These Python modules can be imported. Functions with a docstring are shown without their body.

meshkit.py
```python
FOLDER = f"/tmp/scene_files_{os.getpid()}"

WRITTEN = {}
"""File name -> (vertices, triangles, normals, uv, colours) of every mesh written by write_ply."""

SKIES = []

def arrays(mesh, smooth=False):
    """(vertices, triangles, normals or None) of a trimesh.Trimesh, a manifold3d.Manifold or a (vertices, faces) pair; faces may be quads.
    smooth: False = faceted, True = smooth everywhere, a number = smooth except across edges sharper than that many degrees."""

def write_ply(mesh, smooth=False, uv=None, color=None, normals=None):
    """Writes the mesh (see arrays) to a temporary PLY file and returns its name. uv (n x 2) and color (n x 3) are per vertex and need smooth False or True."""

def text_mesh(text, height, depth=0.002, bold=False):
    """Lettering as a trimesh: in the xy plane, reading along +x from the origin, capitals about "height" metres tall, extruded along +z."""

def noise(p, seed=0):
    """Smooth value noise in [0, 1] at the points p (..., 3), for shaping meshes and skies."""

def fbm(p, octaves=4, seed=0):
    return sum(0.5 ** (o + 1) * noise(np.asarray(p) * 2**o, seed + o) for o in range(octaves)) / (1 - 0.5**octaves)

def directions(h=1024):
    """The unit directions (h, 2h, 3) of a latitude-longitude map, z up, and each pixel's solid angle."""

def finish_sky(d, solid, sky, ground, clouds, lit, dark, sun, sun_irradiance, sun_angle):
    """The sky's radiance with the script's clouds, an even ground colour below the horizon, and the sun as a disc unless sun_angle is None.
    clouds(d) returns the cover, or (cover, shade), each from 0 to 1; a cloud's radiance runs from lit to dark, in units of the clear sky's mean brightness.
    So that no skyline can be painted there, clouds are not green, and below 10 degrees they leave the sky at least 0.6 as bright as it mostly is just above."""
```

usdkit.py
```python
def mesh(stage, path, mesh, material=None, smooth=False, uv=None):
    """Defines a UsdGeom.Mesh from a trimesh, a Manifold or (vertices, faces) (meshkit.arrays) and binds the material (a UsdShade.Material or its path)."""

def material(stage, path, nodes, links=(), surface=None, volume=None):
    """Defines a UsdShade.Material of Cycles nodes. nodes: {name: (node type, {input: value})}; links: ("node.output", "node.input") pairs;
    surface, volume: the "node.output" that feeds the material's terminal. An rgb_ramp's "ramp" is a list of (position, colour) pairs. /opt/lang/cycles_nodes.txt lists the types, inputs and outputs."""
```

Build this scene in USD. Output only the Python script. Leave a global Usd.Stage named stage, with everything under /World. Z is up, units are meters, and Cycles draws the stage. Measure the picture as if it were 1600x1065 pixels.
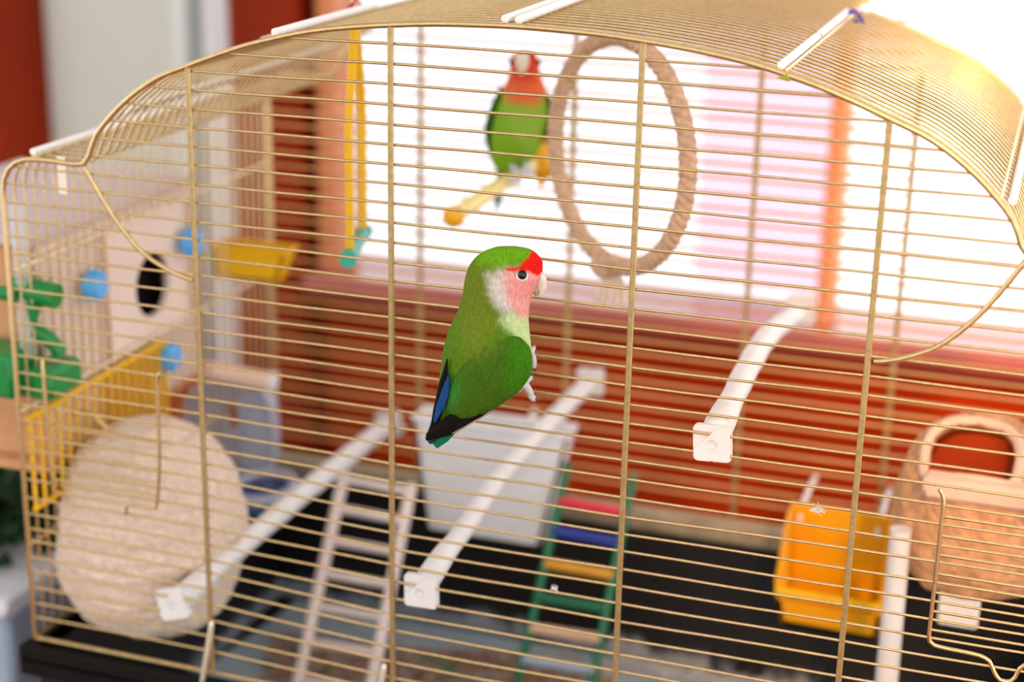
import math
import numpy as np
import trimesh
import shapely
from shapely.geometry import Polygon, Point
import usdkit
from meshkit import noise, fbm
from pxr import Usd, UsdGeom, UsdLux, UsdShade, Gf, Sdf, Vt

stage = Usd.Stage.CreateInMemory()
UsdGeom.Xform.Define(stage, "/World")
UsdGeom.Scope.Define(stage, "/World/Looks")

# ---------------------------------------------------------------- camera, sky, sun, exposure
FPX = 2592.1664973
R = np.array([[0.9473689695768261, 0.319529775448119, 0.019818125164036665],
              [0.11773775519867265, -0.2901756541840354, -0.9497030644994491],
              [-0.297707669507724, 0.9020525551878571, -0.3125241289810085]])
C = np.array([0.40738747, -0.97869764, 0.15126181])
cam = UsdGeom.Camera.Define(stage, "/World/Camera")
cam.CreateHorizontalApertureAttr(36.0)
cam.CreateFocalLengthAttr(36.0 * FPX / 1600)
cam.CreateFStopAttr(3.0)
cam.CreateFocusDistanceAttr(1.045)
cam.CreateClippingRangeAttr((0.05, 1000.0))
cam.CreateExposureAttr(0.10)
M = np.eye(4)
M[0, :3], M[1, :3], M[2, :3], M[3, :3] = R[0], -R[1], -R[2], C
UsdGeom.Xformable(cam).AddTransformOp().Set(Gf.Matrix4d(*M.ravel().tolist()))

dome = UsdLux.DomeLight.Define(stage, "/World/Sky")
dome.CreateColorAttr(Gf.Vec3f(1.0, 1.0, 1.0))
dome.CreateIntensityAttr(0.56)

SUN = np.array([0.30, -1.0, 0.55])
SUN /= np.linalg.norm(SUN)
sun = UsdLux.DistantLight.Define(stage, "/World/Sun")
sun.CreateColorAttr(Gf.Vec3f(1.0, 0.54, 0.25))
sun.CreateIntensityAttr(100)
sun.CreateAngleAttr(6.0)
_z = SUN
_x = np.cross([0, 0, 1.0], _z); _x /= np.linalg.norm(_x)
_y = np.cross(_z, _x)
M = np.eye(4); M[0, :3], M[1, :3], M[2, :3] = _x, _y, _z
UsdGeom.Xformable(sun).AddTransformOp().Set(Gf.Matrix4d(*M.ravel().tolist()))

# ---------------------------------------------------------------- helpers
FWD = R[2]


def proj(X):
    c = (np.atleast_2d(X) - C) @ R.T
    return np.c_[800 + FPX * c[:, 0] / c[:, 2], 532.5 + FPX * c[:, 1] / c[:, 2]]


def _ray(u, v):
    return R.T @ np.array([(u - 800) / FPX, (v - 532.5) / FPX, 1.0])


def on(axis, u, v, value):
    d = _ray(u, v)
    return C + d * (value - C[axis]) / d[axis]


def onX(u, v, x): return on(0, u, v, x)
def onY(u, v, y): return on(1, u, v, y)
def onZ(u, v, z): return on(2, u, v, z)


def lin(r, g, b):
    c = np.array([r, g, b]) / 255.0
    return np.where(c <= 0.04045, c / 12.92, ((c + 0.055) / 1.055) ** 2.4)


_looks = {}


def mat(name, col, rough=0.5, metal=0.0, var=0.12, scale=40.0, bump=0.0, bscale=200.0, trans=0.0, coat=0.0, spec=0.5, sub=0.0):
    """A principled material whose colour is broken up by noise."""
    if name in _looks:
        return _looks[name]
    c = np.asarray(col, float)
    nodes = {"geo": ("texture_coordinate", {}),
             "n": ("noise_texture", {"scale": scale, "detail": 4.0}),
             "r": ("rgb_ramp", {"ramp": [(0.3, np.clip(c * (1 - var), 0, 1)), (0.7, np.clip(c * (1 + var), 0, 1))]}),
             "p": ("principled_bsdf", {"roughness": rough, "metallic": metal, "coat_weight": coat, "specular_ior_level": spec})}
    links = [("geo.object", "n.vector"), ("n.fac", "r.fac"), ("r.color", "p.base_color")]
    if bump:
        nodes["bn"] = ("noise_texture", {"scale": bscale, "detail": 5.0})
        nodes["b"] = ("bump", {"strength": bump, "distance": 0.002})
        links += [("geo.object", "bn.vector"), ("bn.fac", "b.height"), ("b.normal", "p.normal")]
    surf = "p.BSDF"
    if trans:
        nodes["t"] = ("translucent_bsdf", {"color": c})
        nodes["m"] = ("mix_closure", {"fac": trans})
        links += [("p.BSDF", "m.closure1"), ("t.BSDF", "m.closure2")]
        surf = "m.closure"
    _looks[name] = usdkit.material(stage, "/World/Looks/" + name, nodes, links, surface=surf)
    return _looks[name]


def clear(name, col, tint, amount, rough=0.15):
    """Clear plastic or pane: plain transparency mixed with a diffuse-gloss surface."""
    if name not in _looks:
        nodes = {"t": ("transparent_bsdf", {"color": tint}), "p": ("principled_bsdf", {"base_color": col, "roughness": rough}),
                 "m": ("mix_closure", {"fac": amount})}
        _looks[name] = usdkit.material(stage, "/World/Looks/" + name, nodes, [("t.BSDF", "m.closure1"), ("p.BSDF", "m.closure2")], surface="m.closure")
    return _looks[name]


_count = {}


def path_of(name, parent):
    base = (parent if isinstance(parent, str) else parent.GetPath().pathString) if parent else "/World"
    k = _count.get((base, name), 0)
    _count[(base, name)] = k + 1
    return f"{base}/{name}" + (f"_{k:03d}" if k else "")


def tag(p, label=None, cat=None, group=None, kind=None):
    for key, v in (("label", label), ("category", cat), ("group", group), ("kind", kind)):
        if v:
            p.SetCustomDataByKey(key, v)
    return p


def thing(name, label, cat, loc, group=None):
    x = UsdGeom.Xform.Define(stage, path_of(name, None))
    x.AddTranslateOp().Set(Gf.Vec3d(*map(float, loc)))
    p = x.GetPrim()
    _origin[p.GetPath().pathString] = np.asarray(loc, float)
    return tag(p, label, cat, group)


_origin = {}


def obj(name, mesh, m, parent=None, smooth=40, label=None, cat=None, group=None, kind=None, tint=None):
    """ONE mesh, given in world coordinates; under a thing it is moved into the thing's own frame."""
    o = np.zeros(3)
    if parent is not None:
        pp = parent if isinstance(parent, str) else parent.GetPath().pathString
        o = _origin.get("/".join(pp.split("/")[:3]), o)
    if isinstance(mesh, list):
        mesh = trimesh.util.concatenate(mesh)
    if hasattr(mesh, "vertices"):
        mesh = (np.array(mesh.vertices) - o, np.array(mesh.faces))
    g = usdkit.mesh(stage, path_of(name, parent), mesh, m, smooth=True if tint is not None else smooth)
    if tint is not None:
        UsdGeom.PrimvarsAPI(g).CreatePrimvar("tint", Sdf.ValueTypeNames.Color3fArray, "vertex").Set(Vt.Vec3fArray.FromNumpy(np.asarray(tint, np.float32)))
    return tag(g.GetPrim(), label, cat, group, kind)


def struct(name, mesh, m, smooth=40, parent=None):
    return obj(name, mesh, m, parent, smooth, kind=None if parent else "structure")


def tube(pts, r, sides=8, closed=False, spow=0.0):
    p = np.asarray(pts, float)
    n = len(p)
    r = np.broadcast_to(np.asarray(r, float), (n,))
    if closed:
        t = np.roll(p, -1, 0) - np.roll(p, 1, 0)
    else:
        t = np.gradient(p, axis=0)
    t /= np.linalg.norm(t, axis=1, keepdims=True) + 1e-12
    ref = np.array([0, 0, 1.0]) if abs(t[0, 2]) < 0.9 else np.array([1.0, 0, 0])
    a = np.cross(t[0], ref); a /= np.linalg.norm(a)
    A = [a]
    for i in range(1, n):
        a = A[-1] - t[i] * (A[-1] @ t[i])
        A.append(a / (np.linalg.norm(a) + 1e-12))
    A = np.array(A); B = np.cross(t, A)
    ang = np.arange(sides) * 2 * np.pi / sides
    v = (p[:, None] + r[:, None, None] * (np.cos(ang)[None, :, None] * A[:, None] + np.sin(ang)[None, :, None] * B[:, None])).reshape(-1, 3)
    m = n if closed else n - 1
    i, j = np.meshgrid(np.arange(m), np.arange(sides), indexing="ij")
    i2 = (i + 1) % n; j2 = (j + 1) % sides
    q = np.stack([i * sides + j, i * sides + j2, i2 * sides + j2, i2 * sides + j], -1).reshape(-1, 4)
    f = np.vstack([q[:, [0, 1, 2]], q[:, [0, 2, 3]]])
    if not closed:
        k = len(v)
        v = np.vstack([v, p[0], p[-1]])
        s = np.arange(sides)
        f = np.vstack([f, np.c_[np.full(sides, k), (s + 1) % sides, s], np.c_[np.full(sides, k + 1), (n - 1) * sides + s, (n - 1) * sides + (s + 1) % sides]])
    return trimesh.Trimesh(v, f, process=False)


def box(lo, hi, ch=0.0):
    """A box with chamfered edges."""
    lo, hi = np.minimum(lo, hi).astype(float), np.maximum(lo, hi).astype(float)
    if ch <= 0:
        b = trimesh.creation.box(hi - lo); b.apply_translation((lo + hi) / 2); return b
    ch = min(ch, (hi - lo).min() * 0.45)
    pts = []
    for sx in (0, 1):
        for sy in (0, 1):
            for sz in (0, 1):
                c = np.where([sx, sy, sz], hi, lo); s = np.where([sx, sy, sz], -1, 1) * ch
                for k in range(3):
                    d = s.copy(); d[k] = 0; pts.append(c + d)
    return trimesh.convex.convex_hull(np.array(pts))


def hull(pts): return trimesh.convex.convex_hull(np.asarray(pts, float))


def ball(c, r, sub=3):
    s = trimesh.creation.icosphere(sub, 1.0)
    s.apply_scale(r) if np.ndim(r) == 0 else s.apply_transform(np.diag([*r, 1.0]))
    s.apply_translation(c)
    return s


def lathe(prof, n=48, c=(0, 0, 0)):
    """prof: (radius, height) pairs about z."""
    p = np.asarray(prof, float); k = len(p)
    a = np.arange(n) * 2 * np.pi / n
    v = np.stack([p[:, None, 0] * np.cos(a), p[:, None, 0] * np.sin(a), np.repeat(p[:, 1:2], n, 1)], -1).reshape(-1, 3)
    i, j = np.meshgrid(np.arange(k - 1), np.arange(n), indexing="ij"); j2 = (j + 1) % n
    q = np.stack([i * n + j, i * n + j2, (i + 1) * n + j2, (i + 1) * n + j], -1).reshape(-1, 4)
    m = trimesh.Trimesh(v, np.vstack([q[:, [0, 1, 2]], q[:, [0, 2, 3]]]), process=False)
    m.apply_translation(c)
    return m


def rounded(poly, r, k=6):
    return Polygon(poly).buffer(-r).buffer(r, quad_segs=k)


def extrude(poly, depth, frame):
    """Extrudes a shapely polygon; frame = (origin, x axis, y axis, z axis)."""
    m = trimesh.creation.extrude_polygon(poly, depth, engine="earcut")
    T = np.eye(4); T[:3, 3] = frame[0]
    for i in range(3):
        T[:3, i] = frame[i + 1]
    m.apply_transform(T)
    if np.linalg.det(T[:3, :3]) < 0:
        m.invert()
    return m


def smooth_path(pts, n=60):
    from scipy.interpolate import PchipInterpolator
    p = np.asarray(pts, float)
    s = np.r_[0, np.cumsum(np.linalg.norm(np.diff(p, axis=0), axis=1))]
    return PchipInterpolator(s, p)(np.linspace(0, s[-1], n))


def loft(sections, y0, n=90, m=56, power=1.0, twist=0.0):
    """A closed body lofted through sections ((left u, v), (right u, v), half thickness, offset towards the lens); the outline stands at depth y0."""
    from scipy.interpolate import PchipInterpolator
    rows = np.array([[*l, *r, d, o] for l, r, d, o in sections], float)
    s = np.r_[0, np.cumsum(np.linalg.norm(np.diff((rows[:, :2] + rows[:, 2:4]) / 2, axis=0), axis=1) + 2)]
    rr = PchipInterpolator(s, rows)(np.linspace(0, s[-1], n))
    a = np.arange(m) * 2 * np.pi / m
    V = []
    for l0, l1, r0, r1, d, o in rr:
        Lp, Rp = onY(l0, l1, y0), onY(r0, r1, y0)
        c = (Lp + Rp) / 2 - FWD * o
        ca, sa = np.cos(a), np.sin(a)
        ca = np.sign(ca) * np.abs(ca) ** power; sa = np.sign(sa) * np.abs(sa) ** power
        V.append(c + ca[:, None] * (Rp - Lp) / 2 + sa[:, None] * d * FWD)
    V = np.array(V)
    v = V.reshape(-1, 3)
    i, j = np.meshgrid(np.arange(n - 1), np.arange(m), indexing="ij"); j2 = (j + 1) % m
    q = np.stack([i * m + j, i * m + j2, (i + 1) * m + j2, (i + 1) * m + j], -1).reshape(-1, 4)
    f = np.vstack([q[:, [0, 1, 2]], q[:, [0, 2, 3]]])
    k = len(v); v = np.vstack([v, V[0].mean(0), V[-1].mean(0)])
    s_ = np.arange(m)
    f = np.vstack([f, np.c_[np.full(m, k), (s_ + 1) % m, s_], np.c_[np.full(m, k + 1), (n - 1) * m + s_, (n - 1) * m + (s_ + 1) % m]])
    t = trimesh.Trimesh(v, f, process=False)
    if t.volume < 0:
        t.invert()
    return t


def hit(mesh, u, v):
    """Where the line of sight first meets the mesh."""
    return cast(mesh, C, _ray(u, v))


def cast(mesh, o, d):
    tri = mesh.vertices[mesh.faces]
    e1, e2 = tri[:, 1] - tri[:, 0], tri[:, 2] - tri[:, 0]
    h = np.cross(d, e2); a = (e1 * h).sum(1); a = np.where(np.abs(a) < 1e-14, 1e-14, a)
    s = o - tri[:, 0]; uu = (s * h).sum(1) / a; q = np.cross(s, e1); vv = (d * q).sum(1) / a; t = (e2 * q).sum(1) / a
    ok = (uu >= 0) & (vv >= 0) & (uu + vv <= 1) & (t > 0)
    return o + d * t[ok].min() if ok.any() else None


def patch(px, poly, soft):
    """1 inside the outline, 0 outside, with a soft edge."""
    g = Polygon(poly); pts = shapely.points(px)
    d = shapely.distance(pts, g.exterior) * np.where(shapely.contains(g, pts), 1, -1)
    t = np.clip(d / (2 * soft) + 0.5, 0, 1)
    return (t * t * (3 - 2 * t))[:, None]


def feather_mat(name, rough=0.75, bscale=900.0):
    nodes = {"a": ("attribute", {"attribute": "tint"}), "tc": ("texture_coordinate", {}),
             "mp": ("mapping", {"scale": (1.0, 1.0, 0.35)}),
             "n": ("noise_texture", {"scale": bscale, "detail": 4.0}),
             "r": ("rgb_ramp", {"ramp": [(0.25, (0.62, 0.62, 0.62)), (0.75, (1.08, 1.08, 1.08))]}),
             "x": ("mix_color", {"blend_type": "multiply", "fac": 1.0, "use_clamp": False}),
             "b": ("bump", {"strength": 0.5, "distance": 0.0008}),
             "p": ("principled_bsdf", {"roughness": rough, "sheen_weight": 0.0, "specular_ior_level": 0.12})}
    return usdkit.material(stage, "/World/Looks/" + name, nodes,
                           [("tc.object", "mp.vector"), ("mp.vector", "n.vector"), ("n.fac", "r.fac"), ("a.color", "x.a"), ("r.color", "x.b"),
                            ("x.result", "p.base_color"), ("n.fac", "b.height"), ("b.normal", "p.normal")], surface="p.BSDF")


# ---------------------------------------------------------------- materials
BRASS = mat("brass_wire", lin(217, 190, 138), rough=0.26, metal=0.92, var=0.12, scale=300)
BRASS_R = mat("rear_brass_shade_tint", lin(230, 172, 108), rough=0.45, metal=0.6, var=0.12, scale=300)  # rear brass; backlit shade and orange wood reflection mixed into the colour
BRASS_D = mat("brass_post", lin(188, 164, 114), rough=0.4, metal=0.8, var=0.15, scale=250)
WHITE_TUBE = mat("white_vinyl_tube", lin(245, 243, 238), rough=0.35, var=0.03)
WHITE_PL = mat("white_plastic", lin(226, 223, 222), rough=0.45, var=0.05, bump=0.25, bscale=160)
REDWOOD = mat("red_brown_wood", lin(160, 47, 5), rough=0.6, var=0.2, scale=6, spec=0.04)
POSTWOOD = mat("shaded_red_brown_wood", lin(132, 38, 8), rough=0.55, var=0.2, scale=6, spec=0.1)  # same wood as the wall, darkened for standing out of the sun
REDWOOD_L = mat("light_brown_wood", lin(222, 140, 92), rough=0.45, var=0.12, scale=8, spec=0.2)
REDWOOD_S = mat("varnished_sill_wood", lin(170, 90, 80), rough=0.22, var=0.1, scale=8, coat=0.8)
PANEL = mat("off_white_panel", lin(208, 210, 200), rough=0.6, var=0.03, scale=3)
PANEL_W = mat("white_jamb", lin(226, 226, 228), rough=0.5, var=0.03, scale=3)
BLACK_PL = mat("black_plastic", lin(12, 11, 11), rough=0.5, var=0.2, spec=0.2)
YELLOW = mat("yellow_plastic", lin(255, 206, 16), rough=0.35, var=0.05, trans=0.25)
YELLOW2 = mat("amber_plastic", lin(250, 178, 10), rough=0.35, var=0.06, trans=0.15)
TEAL = mat("teal_plastic", lin(40, 172, 150), rough=0.35, var=0.06)
GREEN_PL = mat("green_plastic", lin(10, 135, 62), rough=0.3, var=0.08)
GREEN_D = mat("dark_green_plastic", lin(10, 115, 80), rough=0.35, var=0.1)
BLUE_PL = mat("sky_blue_plastic", lin(96, 182, 246), rough=0.35, var=0.1, scale=150)
BIRCH = mat("birch_plywood", lin(234, 214, 200), rough=0.6, var=0.05, scale=14)
LAVEND = mat("greyed_plywood_lid", lin(205, 190, 190), rough=0.5, var=0.05, scale=14)
TANWOOD = mat("tan_wood", lin(205, 150, 105), rough=0.6, var=0.1)
PINKWOOD = mat("pale_pink_wood", lin(246, 230, 224), rough=0.6, var=0.08, scale=30)
INNER_SHADE = mat("painted_inner_shade", lin(30, 12, 10), rough=0.9)  # near-black colour painted in for the shade inside the nest box

# ---------------------------------------------------------------- the setting
W = 0.95
floor_z = -1.25


def wall_x(u): return onY(u, 150, W)[0]


struct("ceiling", box([-3, -0.9, 1.05], [3, W + 0.1, 1.1]), mat("white_ceiling", lin(240, 240, 238), rough=0.9, var=0.02))  # unseen ceiling, put in to cut the sky light from above
struct("floor", box([-3, -3, floor_z - 0.05], [3, 1.2, floor_z]), mat("floor_boards", lin(120, 70, 48), rough=0.5, var=0.2, scale=5))
Z0, Z1 = floor_z, 1.05
# left: a red-brown post with a rounded front
xa, xb = wall_x(-40), wall_x(78)
a = np.linspace(0, np.pi, 17)
post_poly = Polygon([(xa, 0.06)] + [((xa + xb) / 2 - (xb - xa) / 2 * math.cos(t), -0.045 * math.sin(t) ** 0.6) for t in a] + [(xb, 0.06)])
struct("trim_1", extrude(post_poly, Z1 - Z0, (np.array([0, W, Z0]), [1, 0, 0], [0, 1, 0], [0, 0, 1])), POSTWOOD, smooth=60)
struct("trim_2", box([wall_x(-160), W - 0.02, Z0], [xa + 0.001, W + 0.06, Z1]), mat("dark_slate_paint", lin(70, 72, 92), rough=0.6))
# off-white panelled wall and jambs
wl = UsdGeom.Xform.Define(stage, path_of("wall_left", None)).GetPrim(); tag(wl, kind="structure")
struct("panel", box([xb, W, Z0], [wall_x(279), W + 0.05, Z1]), PANEL, parent=wl)
struct("batten", box([wall_x(276), W - 0.012, Z0], [wall_x(302), W + 0.05, Z1], 0.004), mat("batten_white", lin(222, 228, 226), rough=0.5, var=0.02), parent=wl)
struct("recess", box([wall_x(302), W + 0.02, Z0], [wall_x(328), W + 0.05, Z1]), mat("recess_grey", lin(190, 197, 194), rough=0.5, var=0.02), parent=wl)
struct("jamb", box([wall_x(326), W - 0.015, Z0], [wall_x(384), W + 0.05, Z1], 0.005), PANEL_W, parent=wl)
struct("wainscot", box([xb, W - 0.03, Z0], [wall_x(386), W + 0.05, onY(320, 585, W)[2]], 0.004), REDWOOD, parent=wl)
# brown post left of the window, with a groove
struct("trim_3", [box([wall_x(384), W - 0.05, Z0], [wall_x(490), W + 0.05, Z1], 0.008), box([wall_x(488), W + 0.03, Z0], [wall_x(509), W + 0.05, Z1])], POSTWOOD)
# wood below the window
zs = onY(800, 440, W)[2]
struct("wall_back", box([wall_x(500), W, Z0], [1.6, W + 0.06, zs - 0.02]), REDWOOD)
# window
win = UsdGeom.Xform.Define(stage, path_of("window_1", None)).GetPrim(); tag(win, kind="structure")
struct("frame", box([wall_x(507), W - 0.03, zs - 0.02], [wall_x(536), W + 0.05, Z1], 0.006), REDWOOD_L, parent=win)
struct("mullion", box([wall_x(1305), W - 0.03, zs - 0.02], [wall_x(1331), W + 0.05, Z1], 0.006), REDWOOD_L, parent=win)
struct("sill", box([wall_x(500), W - 0.075, zs - 0.028], [1.6, W + 0.06, zs], 0.008), REDWOOD_S, parent=win)
struct("pane", box([wall_x(536), W + 0.01, zs], [wall_x(1305), W + 0.014, Z1]),
       clear("window_glass", (0.9, 0.9, 0.9), (0.86, 0.86, 0.88), 0.03, 0.02), parent=win)
# unseen wall added behind the camera; its corner blocks sun from the cage left
struct("added_sun_blocker", box([-7, -4.2, -3], [1.50, -4.0, 4.5]), mat("blocker_white", lin(236, 234, 230), rough=0.9, var=0.03))

# a sheer pink curtain behind the right of the window
xs = np.linspace(wall_x(1085), wall_x(1300), 90)
cy = W + 0.055 + 0.012 * np.sin(np.arange(90) * 0.55) + 0.006 * np.sin(np.arange(90) * 0.23)
cur = Polygon(np.r_[np.c_[xs, cy - 0.0006], np.c_[xs, cy + 0.0006][::-1]])
obj("curtain", extrude(cur, 1.4, (np.array([0, 0, zs + 0.01]), [1, 0, 0], [0, 1, 0], [0, 0, 1])),
    clear("sheer_pink_cloth", lin(252, 226, 234), lin(254, 240, 248), 0.11, 0.9), label="sheer pale pink curtain hanging at the right of the bright window", cat="curtain")

# table under the cage
tb = thing("table", "red-brown wooden table top carrying the bird cage", "table", (0.05, 0.2, -0.68))
obj("tabletop", box([-0.365, -0.12, -0.68], [0.62, 0.56, -0.65], 0.006), REDWOOD, tb)
for sx in (-0.32, 0.57):
    for sy in (-0.08, 0.52):
        obj("leg", box([sx - 0.025, sy - 0.025, floor_z], [sx + 0.025, sy + 0.025, -0.68], 0.004), REDWOOD, tb)

# ---------------------------------------------------------------- the cage
XC = 0.0843
half = [(-0.3005, -0.478), (-0.2995, -0.30), (-0.2985, -0.1300), (-0.2965, -0.1150), (-0.2905, -0.1050), (-0.2815, -0.0995), (-0.2700, -0.0977), (-0.2550, -0.0976), (-0.2400, -0.0985), (-0.2325, -0.0983), (-0.2290, -0.0960),
        (-0.2200, -0.0775), (-0.2064, -0.0618), (-0.1932, -0.0498), (-0.1678, -0.0328), (-0.1477, -0.0245), (-0.1192, -0.0134), (-0.0956, -0.0055), (-0.0497, 0.0055), (-0.0009, 0.0118), (0.040, 0.0149), (XC, 0.0160)]
prof = np.array(half + [(2 * XC - x, z) for x, z in half[::-1][1:]])
XL, XR = -0.3005, 2 * XC + 0.3005
D = 0.415
PX = np.array([-0.1455, 0.0, 0.1641, 0.3133])
dense = np.vstack([prof[:3], smooth_path(prof[2:-2], 110)[1:-1], prof[-3:]])


def arch_z(x):
    m = (dense[:, 0] > -0.2322) & (dense[:, 0] < 2 * XC + 0.2322)
    return np.interp(x, dense[m, 0], dense[m, 1])


def arch_span(z):
    """x range of the front face at height z."""
    if z < -0.131:
        return np.interp(z, prof[:3, 1], prof[:3, 0]), 2 * XC - np.interp(z, prof[:3, 1], prof[:3, 0])
    if z < -0.0985:
        k = dense[:, 0] < -0.27
        return np.interp(z, dense[k, 1], dense[k, 0]), 2 * XC - np.interp(z, dense[k, 1], dense[k, 0])
    xs = np.linspace(-0.2322, XC, 400)
    x0 = xs[np.argmax(arch_z(xs) > z)]
    return x0, 2 * XC - x0


cage = thing("bird_cage", "large brass wire bird cage with an arched wire roof, filling the picture", "bird cage", (XC, D / 2, -0.478))
SP = 0.013
dA = [-14, -14, -14, -8, -7, -3, -5, -1, -3, 0, -4, 0, 3, 3, 1, -4, 1, 5, 3, 5, 2, 15, 15, 20, 27, 42, 39, 62, 43, 43, 49, 75, 67, 77, 73, 71, 78]
dB = [0, 0, 1, 0, 3, 4, 2, 3, 1, 2, 1, -5, -3, -8, -1, -6, -1, -4, -8, -10, -7, -8, -14, -14, 1, -5, -17, -11, 0, 4, 1, 3, 5, -2, 11, 16, 20]
dC = [5, 6, 6, 4, 5, 6, 2, 6, 3, 1, -7, -4, -5, -6, -9, -10, -2, 0, -2, -5, -3, -4, -5, -12, -7, -3, -6, -2, 0, -2, -1, 8, 7, 8, 8, 8, 8]
dD = [6, 6, 6, -2, 7, 7, 6, 5, 5, 1, -6, -1, -3, -3, -2, 4, 1, 4, 2, 1, 5, 8, -3, 10, -3, -4, 0, 4, 3, 10, 9, 9, 9, 9, 9, 9, 9]
rng = np.random.default_rng(5)
for k in range(37):
    zk = -SP * k
    x0, x1 = arch_span(min(zk, 0.0155))
    xs = np.r_[XL, PX, XR]
    zz = zk + 1e-4 * np.array([dA[k], dA[k], dB[k], dC[k], dD[k], dD[k]])
    g = np.unique(np.r_[np.linspace(x0, x1, 24), PX[(PX > x0) & (PX < x1)]])
    z = np.interp(g, xs, zz) + 0.00025 * np.sin(g * 40 + k)
    obj("wire", tube(np.c_[g, np.full(len(g), 0.0004), z], 0.00092, 8), BRASS, cage, smooth=True)
# rear wires
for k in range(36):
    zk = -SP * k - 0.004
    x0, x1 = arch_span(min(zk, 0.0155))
    if zk > -0.21:  # wires left out at the upper right, imitating window glare that swallows them
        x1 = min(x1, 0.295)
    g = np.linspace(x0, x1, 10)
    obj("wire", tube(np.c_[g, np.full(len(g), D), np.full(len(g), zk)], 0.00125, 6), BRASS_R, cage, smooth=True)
# hoop wires: up the left side, over the shoulder and the roof and down the right side
FLAP = (0.2500, 0.3800)
for i in range(1, 33):
    y = 0.0125 * i
    runs = [dense]
    if y > 0.345:
        runs = [dense[dense[:, 0] < FLAP[0]], dense[dense[:, 0] > FLAP[1]]]
    if 0.13 < y < 0.262:  # the side opening in front of the nest box
        runs = [r_ for q in runs for r_ in ((q[:2] * [[1, 1], [1, 0]] + [[0, 0], [0, -0.291]], np.vstack([[XL + 0.001, -0.184], q[2:]])) if q[0, 0] < -0.29 else (q,))]
    ms = [tube(np.c_[q[:, 0], np.full(len(q), y), q[:, 1]], 0.00098, 6) for q in runs]
    obj("wire", ms, BRASS, cage, smooth=True)
# frames
for y in (0.0, D):
    q = dense if y == 0 else dense[dense[:, 0] < FLAP[0]]
    obj("hoop_frame", tube(np.c_[q[:, 0], np.full(len(q), y - 0.0006), q[:, 1]], 0.0019 if y == 0 else 0.0022, 10), BRASS, cage, smooth=True)
q = dense[(dense[:, 0] > FLAP[0]) & (dense[:, 0] < FLAP[1])]
obj("roof_flap_edge", tube(np.c_[q[:, 0], np.full(len(q), 0.345), q[:, 1]], 0.0016, 8), BRASS, cage, smooth=True)
for x in FLAP:
    z = arch_z(x)
    obj("roof_flap_edge", tube([[x, 0.0, z + 0.001], [x, 0.345, z + 0.001]], 0.0013, 8), BRASS, cage, smooth=True)
zb = -0.478
obj("bottom_frame", tube([[XL, 0, zb], [XR, 0, zb], [XR, D, zb], [XL, D, zb]], 0.0018, 8, closed=True), BRASS_D, cage, smooth=30)
for x in PX:
    zt = arch_z(x) - 0.001
    obj("post", box([x - 0.0019, -0.0032, zb], [x + 0.0019, -0.0008, zt], 0.0006), BRASS_D, cage, smooth=30)
for x in (XL, -0.1455, 0.0, 0.1641, 0.295, XR):
    zt = arch_z(x) if XL < x < XR else -0.13
    zt = min(zt, -0.06) if x > 0.26 else zt
    w = 0.0035 if x == XL else 0.0025
    obj("post", box([x - w, D + 0.001, zb], [x + w, D + 0.004, zt], 0.0006), BRASS_D, cage, smooth=30)
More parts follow.
